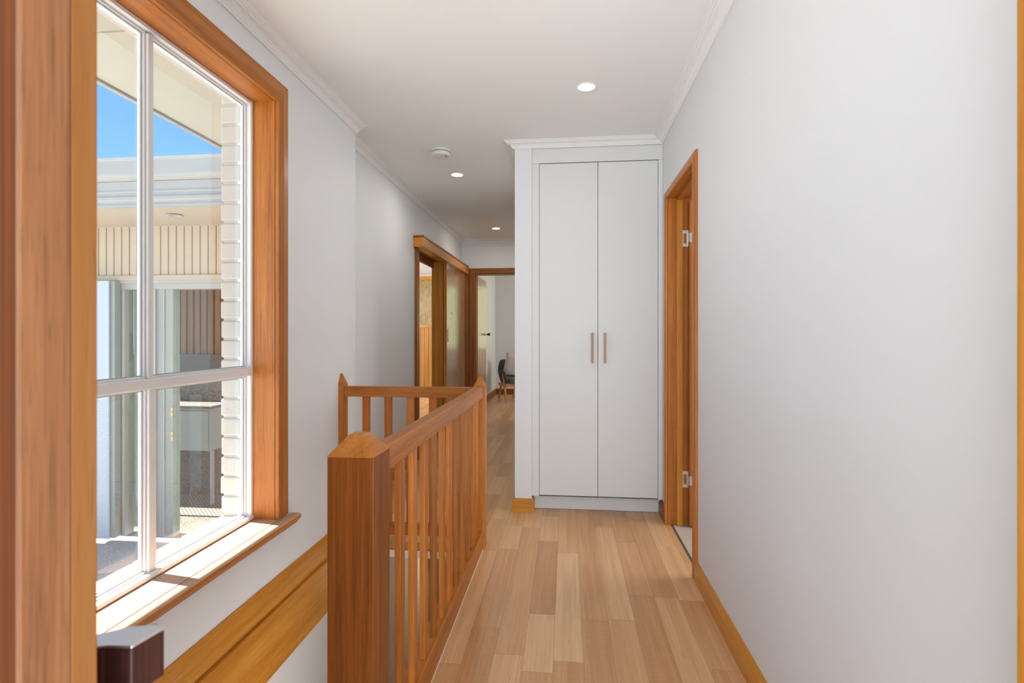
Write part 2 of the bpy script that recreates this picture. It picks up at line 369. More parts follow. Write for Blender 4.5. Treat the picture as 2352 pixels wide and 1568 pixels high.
# side room (behind the right doorway)
b = bm_new(); add_box(b, .72, 2.6, 3.80, 3.9, 0, CZ); add_box(b, 2.6, 2.7, 1.2, 3.9, 0, CZ); add_box(b, .72, 2.6, 1.1, 1.2, 0, CZ)
struct('wall_side_room', b, white_wall)
# room behind the camera
b = bm_new()
add_box(b, -1.38, -1.045, .58, .70, 0, CZ); add_box(b, .566, 3.0, .58, .70, 0, CZ)
add_box(b, -1.38, -1.28, -3.6, .58, -.9, CZ); add_box(b, 3.0, 3.1, -3.6, .75, 0, CZ); add_box(b, -1.38, 3.1, -3.7, -3.6, 0, CZ)
struct('wall_back', b, white_wall)
b = bm_new(); add_box(b, .548, .566, .575, .702, 0, CZ, .002)
t = obj('trim_2', b, honey_z); t['kind'] = 'structure'
# far room
b = bm_new()
add_box(b, -1.50, -1.385, YF+.12, 10.2, 0, CZ); add_box(b, -1.50, 3.1, 10.2, 10.3, 0, CZ)
add_box(b, 3.0, 3.1, YF, 10.2, 0, CZ); add_box(b, -.22, 3.1, YF, YF+.12, 0, CZ)
struct('wall_far_room', b, white_wall)
# left room beyond the sliding door
b = bm_new()
add_box(b, -4.5, -1.50, 10.8, 10.9, 0, CZ); add_box(b, -4.5, -4.4, 6.1, 10.8, 0, CZ); add_box(b, -4.5, -1.80, 6.04, 6.12, 0, CZ); add_box(b, -1.88, -1.80, 4.72, 6.04, 0, CZ); add_box(b, -1.80, -1.53, 4.66, 4.74, 0, CZ)
struct('wall_left_room', b, white_wall)
# stairwell
b = bm_new()
add_box(b, -.50, -.44, .95, 5.1, -2.6, -.042); add_box(b, XL-.1, -.44, 5.0, 5.1, -2.6, -.13)
add_box(b, XL-.1, XL, YS, 5.0, -2.6, -.13); add_box(b, XL, -.5, .9, .95, -2.6, -.042)
struct('wall_stairwell', b, paint('stairwell_paint', (.58, .52, .45, 1), .7))
b = bm_new(); add_box(b, XL, -.5, 2.99, 5.0, -.10, -.042); add_box(b, XL, -.5, 2.866, 2.99, -.083, -.042)
struct('ceiling_stairwell', b, white_ceil)
b = bm_new(); add_box(b, -1.4, -.44, .9, 5.1, -2.66, -2.6); struct('floor_lower', b, FLOOR)
b = bm_new()
for i in range(12):
    y0 = .95+.245*i; z = -.20*(i+1)
    add_box(b, XL+.002, -.502, y0, y0+.27, z-.03, z, .004)
struct('stairs', b, legwood)
# trim line between ceiling and wall: cornices
prof = [(0, 0), (0, .040), (.011, .041), (.014, .035), (.017, .034), (.022, .027), (.031, .019), (.044, .0145), (.050, .0135), (.051, .008), (.059, .0075), (.061, .0035), (.069, .003), (.070, 0)]
def cornice(name, pts, relief=True):
    """pts: list of (x,y,nx,ny) corner positions on the wall face with outward (mitred) offset direction"""
    rings = [[(x+nx*d, y+ny*d, CZ-h) for d, h in prof] for x, y, nx, ny in pts]
    b = bm_new(); add_sweep(b, rings)
    o = struct(name, b, cornice_m)
    if relief:
        b = bm_new()
        for (xa, ya, nxa, nya), (xb, yb, nxb, nyb) in zip(pts, pts[1:]):
            L = math.hypot(xb-xa, yb-ya); n = max(8, int(L/.008)); tr_ = []
            for k in range(n+1):
                s = k/n; d = .034+.0075*math.sin(2*math.pi*s*L/.095); h = .0185-(d-.030)*.30
                x = xa+(xb-xa)*s; y = ya+(yb-ya)*s; nx = nxa+(nxb-nxa)*s; ny = nya+(nyb-nya)*s
                l = 1 if abs(nx) <= 1 else 1
                c = Vector((x+nx*d, y+ny*d, CZ-h)); dn = Vector((nx, ny, 0)).normalized()
                up = Vector((0, 0, 1))
                tr_.append([c+dn*.0016, c+up*.0016, c-dn*.0016, c-up*.0016])
            add_sweep(b, tr_)
        obj('vine_relief', b, cornice_m, o)
    return o
cornice('trim_3', [(XL, .75, 1, 0), (XL, YS, 1, 0)])
cornice('trim_4', [(XR, .75, -1, 0), (XR, 3.455, -1, -1), (-.34, 3.455, -1, -1), (-.34, YF, -1, -1), (XL2, YF, 1, -1), (XL2, YS, 1, 0)])
# skirting
def skirt(name, m, axis, wallpos, n, a0, a1, h=.092, t=.018, z=0):
    pr = [(wallpos, z), (wallpos, z+h), (wallpos+n*t*.35, z+h), (wallpos+n*t, z+h-.022), (wallpos+n*t, z)]
    b = bm_new(); add_prism(b, pr, axis, a0, a1); return struct(name, b, m)
skirt('baseboard_right', skirt_y, 'Y', XR, -1, .77, 2.56)
skirt('baseboard_right_corner', brown_y, 'Y', XR, -1, 3.347, 3.52)
b = bm_new()
P = [(-.34, 3.455, -1, -1), (-.228, 3.455, 1, -1), (-.228, 3.53, 1, 0)]
pr = [(0, 0), (0, .088), (.006, .088), (.017, .068), (.017, 0)]
add_sweep(b, [[(-.34-.0+nx*d, y-d*.0, z) for d, z in pr] for x, y, nx, ny in [(-.34, YF, -1, 0)]]+[[(x+nx*d, y+ny*d, z) for d, z in pr] for x, y, nx, ny in P])
struct('baseboard_stub', b, skirt_x)
skirt('baseboard_recess', skirt_y, 'Y', XL2, 1, YS, 4.74)
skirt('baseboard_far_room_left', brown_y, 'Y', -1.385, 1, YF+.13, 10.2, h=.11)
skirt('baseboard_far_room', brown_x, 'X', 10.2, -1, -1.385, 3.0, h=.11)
# stairwell skirting and apron boards below the window
b = bm_new()
add_prism(b, [(XL, -.02), (XL, .098), (XL+.006, .098), (XL+.016, .072), (XL+.016, -.02)], 'Y', .95, YS)
struct('baseboard_left', b, skirt_y)
b = bm_new()
add_prism(b, [(XL, -.30), (XL, -.022), (XL+.030, -.022), (XL+.034, -.028), (XL+.034, -.044), (XL+.026, -.050), (XL+.026, -.165), (XL+.024, -.168), (XL+.026, -.171), (XL+.026, -.293), (XL+.02, -.30)], 'Y', .95, 2.9)
struct('trim_5', b, skirt_y)

# ================================================================== WINDOW 1 (left wall)
w1 = empty('window_1', (-1.38, 1.635, .35)); w1['kind'] = 'structure'
Y0, Y1, Z0, Z1 = 1.08, 2.19, .355, 2.20
ZM0, ZM1, YM0, YM1 = .989, 1.022, 1.620, 1.643
b = bm_new()   # reveal lining
add_box(b, -1.385, XL+.002, Y1, Y1+.02, Z0-.02, Z1+.02); add_box(b, -1.385, XL+.002, Y0-.02, Y0, Z0-.02, Z1+.02)
obj('jamb_lining', b, wood_z, w1)
b = bm_new(); add_box(b, -1.385, XL+.002, Y0, Y1, Z1, Z1+.018); obj('head_lining', b, wood_y, w1)
# casing: flat inner band and splayed outer band, mitred
cprof = [(0, 0), (0, .018), (.004, .021), (.042, .021), (.048, .0185), (.094, .010), (.094, 0)]
def casing(name, parent, side, base, u0, u1, v0, v1, mats, axis='X', pr=cprof, vbot=None):
    """mitred three-sided casing; (u,v) outline is the opening; profile (offset outward, thickness)"""
    def pt(u, v, t): return (base+side*t, u, v) if axis == 'X' else (u, base+side*t, v)
    L = bm_new(); add_sweep(L, [[pt(u0-d, v0, t) for d, t in pr], [pt(u0-d, v1+d, t) for d, t in pr]])
    T = bm_new(); add_sweep(T, [[pt(u0-d, v1+d, t) for d, t in pr], [pt(u1+d, v1+d, t) for d, t in pr]])
    R = bm_new(); add_sweep(R, [[pt(u1+d, v1+d, t) for d, t in pr], [pt(u1+d, v0, t) for d, t in pr]])
    obj(name, L, mats[0], parent); obj(name, T, mats[1], parent); obj(name, R, mats[0], parent)
casing('casing', w1, 1, XL, Y0, Y1, Z0-.005, Z1, (wood_z, wood_y))
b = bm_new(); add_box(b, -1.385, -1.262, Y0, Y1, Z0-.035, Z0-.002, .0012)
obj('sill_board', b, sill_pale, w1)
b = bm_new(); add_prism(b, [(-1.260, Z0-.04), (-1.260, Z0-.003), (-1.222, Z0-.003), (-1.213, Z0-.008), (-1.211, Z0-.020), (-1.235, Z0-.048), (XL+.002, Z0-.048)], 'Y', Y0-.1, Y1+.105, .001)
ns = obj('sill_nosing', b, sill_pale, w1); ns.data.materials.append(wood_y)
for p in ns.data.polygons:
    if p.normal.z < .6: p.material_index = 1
# aluminium frame
b = bm_new()
frame_boxes(b, 'X', -1.445, -1.384, Y0, Y1, Z0, Z1, .014, .0015)
add_box(b, -1.392, -1.382, Y0, Y0+.012, Z0, Z1); add_box(b, -1.392, -1.382, Y1-.012, Y1, Z0, Z1); add_box(b, -1.394, -1.376, Y0, Y1, Z0, Z0+.016, .002)
obj('outer_frame', b, alu, w1)
b = bm_new(); add_box(b, -1.43, -1.380, Y0+.004, Y1-.004, ZM0, ZM1, .002); obj('middle_rail', b, alu, w1)
b = bm_new(); add_box(b, -1.436, -1.394, YM0, YM1, ZM1, Z1-.02, .002); obj('mullion', b, alu, w1)
b = bm_new(); add_box(b, -1.436, -1.394, YM0+.004, YM1+.012, Z0+.012, ZM0, .002); obj('mullion', b, alu, w1)
for (ya, yb, za, zb, m) in ((Y0+.014, YM0, ZM1, Z1-.014, pane_clean), (YM1, Y1-.014, ZM1, Z1-.014, pane_clean), (Y0+.014, YM0+.004, Z0+.014, ZM0, pane_dusty), (YM1+.012, Y1-.014, Z0+.014, ZM0, pane_dusty)):
    b = bm_new(); frame_boxes(b, 'X', -1.428, -1.404, ya, yb, za, zb, .007, .0015); frame_boxes(b, 'X', -1.424, -1.412, ya+.007, yb-.007, za+.007, zb-.007, .002)
    bd = obj('sash_bead', b, alu, w1)
    b = bm_new(); add_box(b, -1.420, -1.416, ya+.009, yb-.009, za+.009, zb-.009); obj('pane', b, m, w1)
    b = bm_new(); frame_boxes(b, 'X', -1.4155, -1.411, ya+.009, yb-.009, za+.009, zb-.009, .002); obj('glazing_seal', b, grey_seal, w1)
b = bm_new(); add_prism(b, [(-1.445, .372), (-1.445, .30), (-1.57, .27), (-1.57, .325)], 'Y', Y0, Y1)
for k in range(5): add_prism(b, [(-1.446, .3725), (-1.446, .37), (-1.565, .323), (-1.565, .3255)], 'Y', Y0+.2*k, Y0+.2*k+.19)
obj('outer_sill', b, sill_tile, w1)
for z in (1.06, .93):
    b = bm_new(); add_lathe(b, [(.0035, 0), (.003, .0012)], (-1.3835, Y1-.006, z), 'X', 12); obj('screw', b, chrome, w1)

# outer brick skin around the window
b = bm_new(); random.seed(3)
def courses(y0, y1, z0, z1, jag):
    z = z0; k = 0
    while z < z1:
        h = .076; y = y0; off = (k % 2)*.115
        ys = [y0]
        yy = y0+(.12 if k % 2 else .235)
        while yy < y1-.05: ys.append(yy); yy += .235
        ys.append(y1)
        for a, c in zip(ys, ys[1:]):
            dx = random.uniform(-.0025, .0025)
            add_box(b, -1.522+dx, -1.412, a+.003, c-.003, z, z+h, .0075)
        z += .0862; k += 1
courses(2.168, 3.2, -1.0, 2.36, True); courses(.3, 1.10, -1.0, 2.36, True); courses(1.10, 2.168, -1.0, .30, False)
add_box(b, -1.512, -1.405, 2.179, 3.6, -1.2, 2.36); add_box(b, -1.512, -1.405, .3, 1.089, -1.2, 2.36); add_box(b, -1.512, -1.405, 1.09, 2.18, -1.2, .29); add_box(b, -1.512, -1.405, 1.09, 2.18, 2.215, 2.36)
struct('wall_outer_brick', b, brick_m)
# own eave
ev = tag(empty('eave', (-1.85, 1.9, 2.35)), 'cream eave lining and white fascia overhanging outside the window, blue sky below its edge', 'eave')
b = bm_new(); add_box(b, -2.15, -1.42, -2.2, 1.868, 2.355, 2.37); add_box(b, -2.15, -1.42, 1.882, 3.89, 2.355, 2.37); add_box(b, -2.15, -1.42, 1.868, 1.882, 2.360, 2.37)
obj('soffit_lining', b, ext_cream, ev)
b = bm_new(); add_box(b, -2.185, -2.158, -2.2, 3.89, 2.343, 2.50, .003); obj('fascia', b, ext_white, ev)
b = bm_new(); add_box(b, -2.240, -2.186, -2.2, 3.89, 2.375, 2.49, .01); obj('gutter', b, ext_white, ev)
b = bm_new(); add_prism(b, [(-2.19, 2.49), (-2.19, 2.515), (.7, 3.3), (.7, 2.5)], 'Y', -2.2, 3.0); obj('roof', b, ext_white, ev)

# ================================================================== EXTERIOR WING
wg = tag(empty('house_wing', (-3.8, 4.6, -.75)), 'cream house wing with white fascia, peach ribbed cladding and glazed porch outside the window', 'building')
b = bm_new()
fp = [(3.94, 2.20), (3.90, 2.20), (3.90, 2.222), (3.907, 2.225), (3.907, 2.247), (3.896, 2.262), (3.896, 2.285), (3.91, 2.292), (3.91, 2.318), (3.905, 2.33), (3.91, 2.345), (3.91, 2.41), (3.94, 2.41)]
add_prism(b, fp, 'X', -6.5, -1.53); obj('fascia', b, ext_white, wg)
b = bm_new()
gp = [(4.00, 2.412)]+[(3.92-.055*math.sin(a), 2.412+.05*(1-math.cos(a))) for a in [i*math.pi/2/6 for i in range(7)]]+[(3.862, 2.565), (3.855, 2.575), (3.857, 2.59), (3.872, 2.592), (3.876, 2.57), (4.0, 2.57)]
add_prism(b, gp, 'X', -6.5, -2.21); obj('gutter', b, ext_white, wg)
b = bm_new(); add_prism(b, [(3.90, 2.585), (4.75, 2.62), (4.75, 2.58), (3.9, 2.55)], 'X', -6.5, -2.3); obj('roof', b, ext_white, wg)
b = bm_new(); add_box(b, -6.5, -1.53, 3.94, 4.60, 2.20, 2.215); obj('soffit', b, ext_peach, wg)
b = bm_new(); add_lathe(b, [(.062, 2.193), (.060, 2.190), (.045, 2.191), (.042, 2.199)], (-3.349, 4.182, 0)); obj('downlight', b, ext_white, wg, True)
# ribbed cladding
b = bm_new(); x = -6.4
pts = []
while x < -1.55:
    pts += [(x, 4.60), (x+.066, 4.60), (x+.069, 4.612), (x+.0785, 4.612)]; x += .0805
pts += [(x, 4.66), (-6.4, 4.66)]
add_prism(b, pts, 'Z', 1.735, 2.20); obj('ribbed_cladding', b, ext_peach, wg)
b = bm_new(); add_box(b, -6.5, -1.53, 4.585, 4.70, 1.682, 1.733, .003); obj('cladding_trim', b, ext_peach, wg)
b = bm_new()
add_box(b, -4.33, -1.6, 4.588, 4.70, 1.655, 1.681); add_box(b, -4.33, -1.6, 4.60, 4.70, 1.600, 1.654)
for xa, xb, y in ((-4.209-.012, -4.196, 4.59), (-4.275, -4.25, 4.59), (-4.25, -4.222, 4.603), (-3.93, -3.878, 4.59), (-3.807, -3.79, 4.595), (-3.165, -3.10, 4.59)):
    add_box(b, xa, xb, y, 4.70, -.75, 1.60, .002)
obj('door_frame', b, ext_white, wg)
b = bm_new(); add_box(b, -3.878, -3.807, 4.612, 4.69, -.75, 1.60); add_box(b, -3.79, -3.706, 4.605, 4.69, -.75, 1.60, .002); add_box(b, -3.722, -3.704, 4.60, 4.69, -.75, 1.60, .002)
obj('greygreen_board', b, ext_green, wg)
b = bm_new(); add_box(b, -4.62, -4.276, 4.50, 4.52, -.75, 1.675, .002); obj('blue_panel', b, ext_blue, wg)
b = bm_new(); add_box(b, -4.37, -4.236, 4.525, 4.60, -.75, 1.675, .004); obj('corner_post', b, ext_green, wg)
for z in (1.56, .9, .3):
    b = bm_new(); add_lathe(b, [(.007, 4.584), (.007, 4.56)], (-4.272, 0, z), 'Y', 12); obj('hinge_pin', b, chrome, wg)
for z in (.44, .21):
    b = bm_new(); add_box(b, -3.722, -3.700, 4.590, 4.600, z-.045, z+.045, .002); add_lathe(b, [(.007, 4.59), (.006, 4.582)], (-3.711, 0, z), 'Y', 12)
    obj('latch_plate', b, brass, wg)
b = bm_new(); add_box(b, -4.195, -3.932, 4.64, 4.646, -.70, 1.60); add_box(b, -3.704, -3.166, 4.64, 4.646, -.70, 1.60)
obj('porch_glazing', b, porch_glass, wg)
b = bm_new(); add_box(b, -4.196, -4.03, 4.70, 4.76, -.7, 1.6); obj('glass_reflection_sheet', b, ext_green, wg)  # grey-green reflection in this porch pane, made as a sheet behind the glass
b = bm_new(); x = -5.2
while x < -3.6:
    add_box(b, x, x+.068, 5.93, 5.955, .93, 2.0, .004); x += .088
add_box(b, -5.2, -1.9, 5.955, 6.03, .93, 2.3); add_box(b, -5.2, -3.4, 5.92, 5.955, 1.72, 1.78)
obj('batten_wall', b, batten_brown, wg)
b = bm_new(); add_box(b, -5.4, -1.9, 5.90, 6.03, .60, .93); add_box(b, -5.4, -1.9, 5.86, 6.03, -.75, .38); obj('dark_plinth', b, peb_dark, wg)
b = bm_new(); add_box(b, -5.4, -1.9, 5.89, 6.03, .38, .60); obj('pebble_panel', b, peb_mid, wg)
b = bm_new(); add_box(b, -5.6, -2.0, 4.70, 6.0, -.80, -.75); obj('porch_floor', b, peb_mid, wg)
b = bm_new(); add_box(b, -5.2, -3.2, 5.15, 5.84, -.75, -.735); obj('ribbed_mat', b, rib_m, wg)
cb_ = tag(empty('porch_cabinet', (-4.3, 5.62, -.75)), 'grey two-door cabinet inside the glazed porch, low in the window view', 'cabinet')
grey_cab = paint('grey_cabinet', (.30, .305, .31, 1), .6)
b = bm_new(); add_box(b, -4.9, -3.98, 5.50, 5.84, -.14, .34, .004); obj('carcass', b, grey_cab, cb_)
b = bm_new(); add_box(b, -4.93, -3.94, 5.46, 5.85, .34, .37, .003); obj('top', b, peb_mid, cb_)
for xa, xb in ((-4.88, -4.435), (-4.425, -4.0)):
    b = bm_new(); add_box(b, xa, xb, 5.485, 5.50, -.12, .31, .003); obj('door', b, grey_cab, cb_)
for xa in (-4.9, -3.98):
    b = bm_new(); add_box(b, xa, xa+.03, 5.50, 5.53, -.735, -.14); obj('leg', b, grey_cab, cb_)
b = bm_new(); add_box(b, -14, -1.4, -8, 4.6, -.90, -.80); add_box(b, -14, -5.6, 4.6, 9, -.90, -.80); struct('ground_patio', b, concrete).name = 'patio_ground'

# ================================================================== BALUSTRADE
bl = tag(empty('balustrade', (-.49, 2.0, 0)), 'orange timber balustrade with pyramid-capped newel posts around the stairwell', 'balustrade')
def newel(x0, x1, y0, y1, zb, half=False, tip=.0035, top=.931, tilt=.0):
    b = bm_new(); add_box(b, x0, x1, y0, y1, zb, .884, .0015)
    o = obj('newel_post', b, newel_m if y0 < 2 else wood_z, bl)
    cx, cy = ((x0+x1)/2, (y0+y1)/2)
    if half: cx = x0+.008
    tx = (x1-x0)*tip; c = bm_new()
    ta, tb = (x0+.001, x0+.010) if half else (cx-tx, cx+tx)
    add_sweep(c, [[(x0, y0, .884), (x1, y0, .884), (x1, y1, .884), (x0, y1, .884)], [(x0, y0, .886), (x1, y0, .886), (x1, y1, .886), (x0, y1, .886)],
                  [(ta, cy-tx, top), (tb, cy-tx, top), (tb, cy+tx, top), (ta, cy+tx, top)]])
    obj('post_cap', c, wood_y, o)
    return o
newel(-.555, -.443, 1.170, 1.282, -.30, tip=.16)
newel(-.506, -.442, 2.825, 2.889, -.10, tip=.09, top=.936)
newel(-1.279, -1.250, 2.835, 2.899, 0, half=True, tip=.1, top=.948)
b = bm_new(); add_box(b, -.497, -.451, 1.282, 2.825, .825, .886, .003); obj('handrail', b, wood_y, bl)
b = bm_new(); add_box(b, -1.250, -.506, 2.842, 2.882, .820, .878, .003); obj('handrail', b, wood_x, bl)
b = bm_new(); add_box(b, -.512, -.452, 1.282, 2.825, .001, .100, .003); obj('bottom_rail', b, wood_y, bl)
b = bm_new(); add_box(b, -1.250, -.506, 2.842, 2.882, .052, .112, .003); obj('bottom_rail', b, wood_x, bl)
b = bm_new(); add_box(b, -.452, -.4505, 1.19, 2.82, 0, .004); obj('caulk_line', b, plastic, bl)
for k in range(11):
    y = 1.43+.127*k; b = bm_new(); add_box(b, -.481, -.463, y, y+.040, .0999, .8255, .0012); obj('baluster', b, bal_m, bl)
for k in range(5):
    x = -1.146+.128*k; b = bm_new(); add_box(b, x, x+.042, 2.853, 2.869, .1119, .8205, .0012); obj('baluster', b, bal_m, bl)

# ================================================================== WARDROBE
wd = tag(empty('wardrobe', (.2, 3.5, 0)), 'tall white built-in cupboard with two flush doors and slim oak pull handles', 'wardrobe')
XA, XB, YW = -.226, .619, 3.46
b = bm_new()
add_box(b, XA, XB, YW, YW+.016, 2.300, 2.397, .0008); obj('top_panel', b, cab_white, wd)
for xa, xb in ((XA, -.179), (.590, XB)):
    b = bm_new(); add_box(b, xa, xb, YW, YW+.018, .104, 2.2985, .0008); obj('side_stile', b, cab_white, wd)
b = bm_new(); add_box(b, XA, XB, YW+.019, YW+.23, .100, 2.40); obj('carcass', b, gap_dark, wd)
b = bm_new(); add_box(b, XA+.012, XB-.005, YW+.070, YW+.088, .002, .104); obj('kickboard', b, cab_white, wd)
for xa, xb, hx in ((-.1765, .2035, .168), (.2065, .5875, .249)):
    b = bm_new(); add_box(b, xa, xb, YW+.0005, YW+.018, .112, 2.2945, .0008); d = obj('door', b, cab_white, wd)
    b = bm_new()
    r = .0078; pts = []
    for k in range(9): a = math.pi*k/8; pts.append((hx+r*math.cos(a), 1.174+r*math.sin(a)))
    for k in range(9): a = math.pi+math.pi*k/8; pts.append((hx+r*math.cos(a), .990+r*math.sin(a)))
    add_prism(b, pts, 'Y', YW-.034, YW-.022, .001)
    for z in (1.160, 1.004): add_lathe(b, [(.005, YW-.0225), (.005, YW+.0015)], (hx, 0, z), 'Y', 16)
    obj('handle', b, handle_m, d)

# ================================================================== DOORS
# door_1: open door right beside the camera
P0 = Vector((-.323, .331)); th = math.radians(62); D = Vector((-math.sin(th), math.cos(th))); Wd = Vector((-math.cos(th), -math.sin(th)))
d1 = empty('door_1', (P0.x, P0.y, 0)); d1['kind'] = 'structure'
def leafpart(name, m, s0, s1, w0, w1_, z0, z1, bev=.0008):
    b = bm_new(); add_box(b, s0, s1, w0, w1_, z0, z1, bev, M=Matrix(((D.x, Wd.x, 0, P0.x), (D.y, Wd.y, 0, P0.y), (0, 0, 1, 0), (0, 0, 0, 1)))); 
    bmesh.ops.recalc_face_normals(b, faces=b.faces); return obj(name, b, m, d1)
leafpart('leaf', door_face, .010, .79, .0005, .0395, .01, 2.03)
leafpart('edge_strip', lipping_m, 0, .010, 0, .0145, .01, 2.03); leafpart('edge_core', door_edge, 0, .010, .0145, .040, .01, 2.03)
b = bm_new()
kp = [(-.362, .352), (-.343, .3585), (-.323, .3600), (-.318, .386), (-.3255, .3885), (-.333, .3875), (-.345, .385), (-.352, .380), (-.372, .366)]
add_prism(b, kp, 'Z', .899, .9355, .0012); kn = obj('lever_handle', b, rosewood, d1)
b = bm_new(); add_prism(b, kp, 'Z', .9352, .9372, .0006); obj('metal_cap', b, chrome, kn)
b = bm_new(); add_lathe(b, [(.010, 0), (.010, .06)], (0, 0, 0), 'Z', 20)
bmesh.ops.transform(b, matrix=Matrix.Translation((P0.x+D.x*.06, P0.y+D.y*.06, .915)) @ Vector((-Wd.x, -Wd.y, 0)).to_track_quat('Z', 'Y').to_matrix().to_4x4(), verts=b.verts)
obj('spindle', b, chrome, d1, True)

# door_2: doorway in the right wall
d2 = empty('door_2', (.62, 2.95, 0)); d2['kind'] = 'structure'
c2 = [(0, 0), (0, .014), (.003, .0175), (.034, .0175), (.043, .012), (.045, .006), (.045, 0)]
casing('casing', d2, -1, XR, 2.605, 3.300, 0, 2.005, (wood_z, wood_y), pr=c2)
b = bm_new(); add_box(b, XR-.002, .738, 3.300, 3.318, 0, 2.005); obj('jamb', b, wood_z, d2)
b = bm_new(); add_box(b, XR-.002, .745, 2.587, 2.605, 0, 2.005); obj('jamb', b, wood_z, d2)
b = bm_new(); add_box(b, XR-.002, .745, 2.587, 3.318, 2.005, 2.02); obj('head_jamb', b, wood_y, d2)
b = bm_new(); add_box(b, .672, .706, 3.288, 3.300, 0, 1.993, .001); obj('door_stop', b, honey_z, d2)
b = bm_new(); add_box(b, .672, .706, 2.605, 2.617, 0, 1.993, .001); obj('door_stop', b, honey_z, d2)
b = bm_new(); add_box(b, .672, .706, 2.605, 3.300, 1.993, 2.005, .001); obj('head_stop', b, wood_y, d2)
b = bm_new(); add_box(b, .7205, .785, 3.3185, 3.338, 0, 2.03); add_box(b, .738, .785, 3.301, 3.3185, 0, 2.03); obj('back_casing', b, brown_z, d2)
b = bm_new(); add_box(b, .7425, 1.44, 3.262, 3.297, .012, 1.985, .001); obj('leaf', b, wood_z, d2)
for z in (1.757, .285):
    b = bm_new(); y = 3.2985
    add_box(b, .708, .737, y-.0018, y, z+.030, z+.050); add_box(b, .708, .737, y-.0018, y, z-.050, z-.030); add_box(b, .708, .713, y-.0018, y, z-.03, z+.03); add_box(b, .731, .737, y-.0018, y, z-.03, z+.03)
    add_lathe(b, [(.004, z-.05), (.004, z+.05)], (.7385, 3.2955, 0), 'Z', 16)
    add_box(b, .7385, .7645, 3.2602, 3.262, z-.028, z+.028); add_box(b, .7382, .7400, 3.2602, 3.296, z-.028, z+.028)
    hg = obj('hinge', b, chrome, d2); hg['label'] = 'silver hinge plate'
b = bm_new(); add_box(b, .640, .651, 2.605, 3.30, -.03, .003); obj('threshold_strip', b, gap_dark, d2)

# door_3: sliding door with pelmet on the recessed left wall
d3 = empty('door_3', (-1.38, 5.8, 0)); d3['kind'] = 'structure'
b = bm_new(); add_box(b, -1.399, -1.302, 4.69, YF-.002, 1.975, 2.062, .002); obj('pelmet', b, skirt_y, d3)
b = bm_new(); add_box(b, -1.399, -1.297, 4.683, YF-.002, 2.064, 2.082, .003); obj('pelmet_cap', b, brown_y, d3)
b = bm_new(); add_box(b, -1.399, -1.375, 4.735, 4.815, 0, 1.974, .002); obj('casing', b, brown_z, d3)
b = bm_new(); add_box(b, -1.532, -1.399, 5.862, 5.882, 0, 2.0, .001); obj('jamb', b, honey_z, d3)  # paler timber: the light falling on this jamb is put into its colour
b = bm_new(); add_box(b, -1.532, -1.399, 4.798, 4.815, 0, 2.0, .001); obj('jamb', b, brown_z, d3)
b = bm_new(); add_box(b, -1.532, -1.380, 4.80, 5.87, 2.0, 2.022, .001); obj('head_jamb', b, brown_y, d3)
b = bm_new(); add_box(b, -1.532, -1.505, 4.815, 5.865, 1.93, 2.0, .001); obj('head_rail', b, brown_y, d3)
b = bm_new(); add_box(b, -1.375, -1.342, 5.80, 6.85, .012, 1.98, .001); lf = obj('leaf', b, veneer, d3)
b = bm_new(); add_box(b, -1.376, -1.341, 5.792, 5.8005, .012, 1.98, .001); obj('edge_lipping', b, honey_z, lf)  # light on this edge is put into its paler timber colour
b = bm_new(); add_box(b, -1.341, -1.331, 5.85, 5.866, 1.09, 1.24, .003); obj('pull_handle', b, chrome, lf)
b = bm_new(); add_lathe(b, [(.009, -1.343), (.009, -1.338)], (0, 6.05, 1.42), 'X', 16); add_lathe(b, [(.006, -1.343), (.006, -1.338)], (0, 6.06, 1.36), 'X', 16); obj('lock_screw', b, brass, lf)
b = bm_new(); add_box(b, -1.399, -1.303, 6.872, YF-.002, 0, 1.974, .002); obj('end_post', b, brown_z, d3)

# door_4: far doorway and its open leaf
d4 = empty('door_4', (-.8, 6.93, 0)); d4['kind'] = 'structure'
c4 = [(0, 0), (0, .012), (.004, .016), (.050, .016), (.070, .010), (.072, 0)]
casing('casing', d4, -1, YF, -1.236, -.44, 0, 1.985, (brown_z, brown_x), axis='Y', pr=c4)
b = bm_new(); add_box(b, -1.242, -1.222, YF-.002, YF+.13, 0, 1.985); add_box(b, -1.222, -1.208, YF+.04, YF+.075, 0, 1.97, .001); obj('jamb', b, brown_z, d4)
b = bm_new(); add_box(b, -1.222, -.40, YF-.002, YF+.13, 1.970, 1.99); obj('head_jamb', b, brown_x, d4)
b = bm_new(); add_box(b, -1.238, -1.203, YF+.135, YF+.89, .012, 1.968, .001); lf = obj('leaf', b, door_pale, d4); lf.name = 'leaf'
b = bm_new(); add_box(b, -1.226, -1.214, YF+.890, YF+.895, .012, 1.968); obj('edge_lipping', b, honey_z, lf)
b = bm_new(); add_lathe(b, [(.022, -1.204), (.020, -1.198), (.010, -1.196), (.009, -1.17)], (0, YF+.83, 1.17), 'X', 20); h_ = obj('door_knob', b, chrome, lf, True)
b = bm_new(); add_sweep(b, [[(-1.178, YF+.818, 1.160), (-1.178, YF+.842, 1.160), (-1.178, YF+.842, 1.182), (-1.178, YF+.818, 1.182)], [(-1.140, YF+.800, 1.150), (-1.140, YF+.860, 1.150), (-1.136, YF+.860, 1.196), (-1.136, YF+.800, 1.196)]])
obj('timber_grip', b, rosewood, h_)

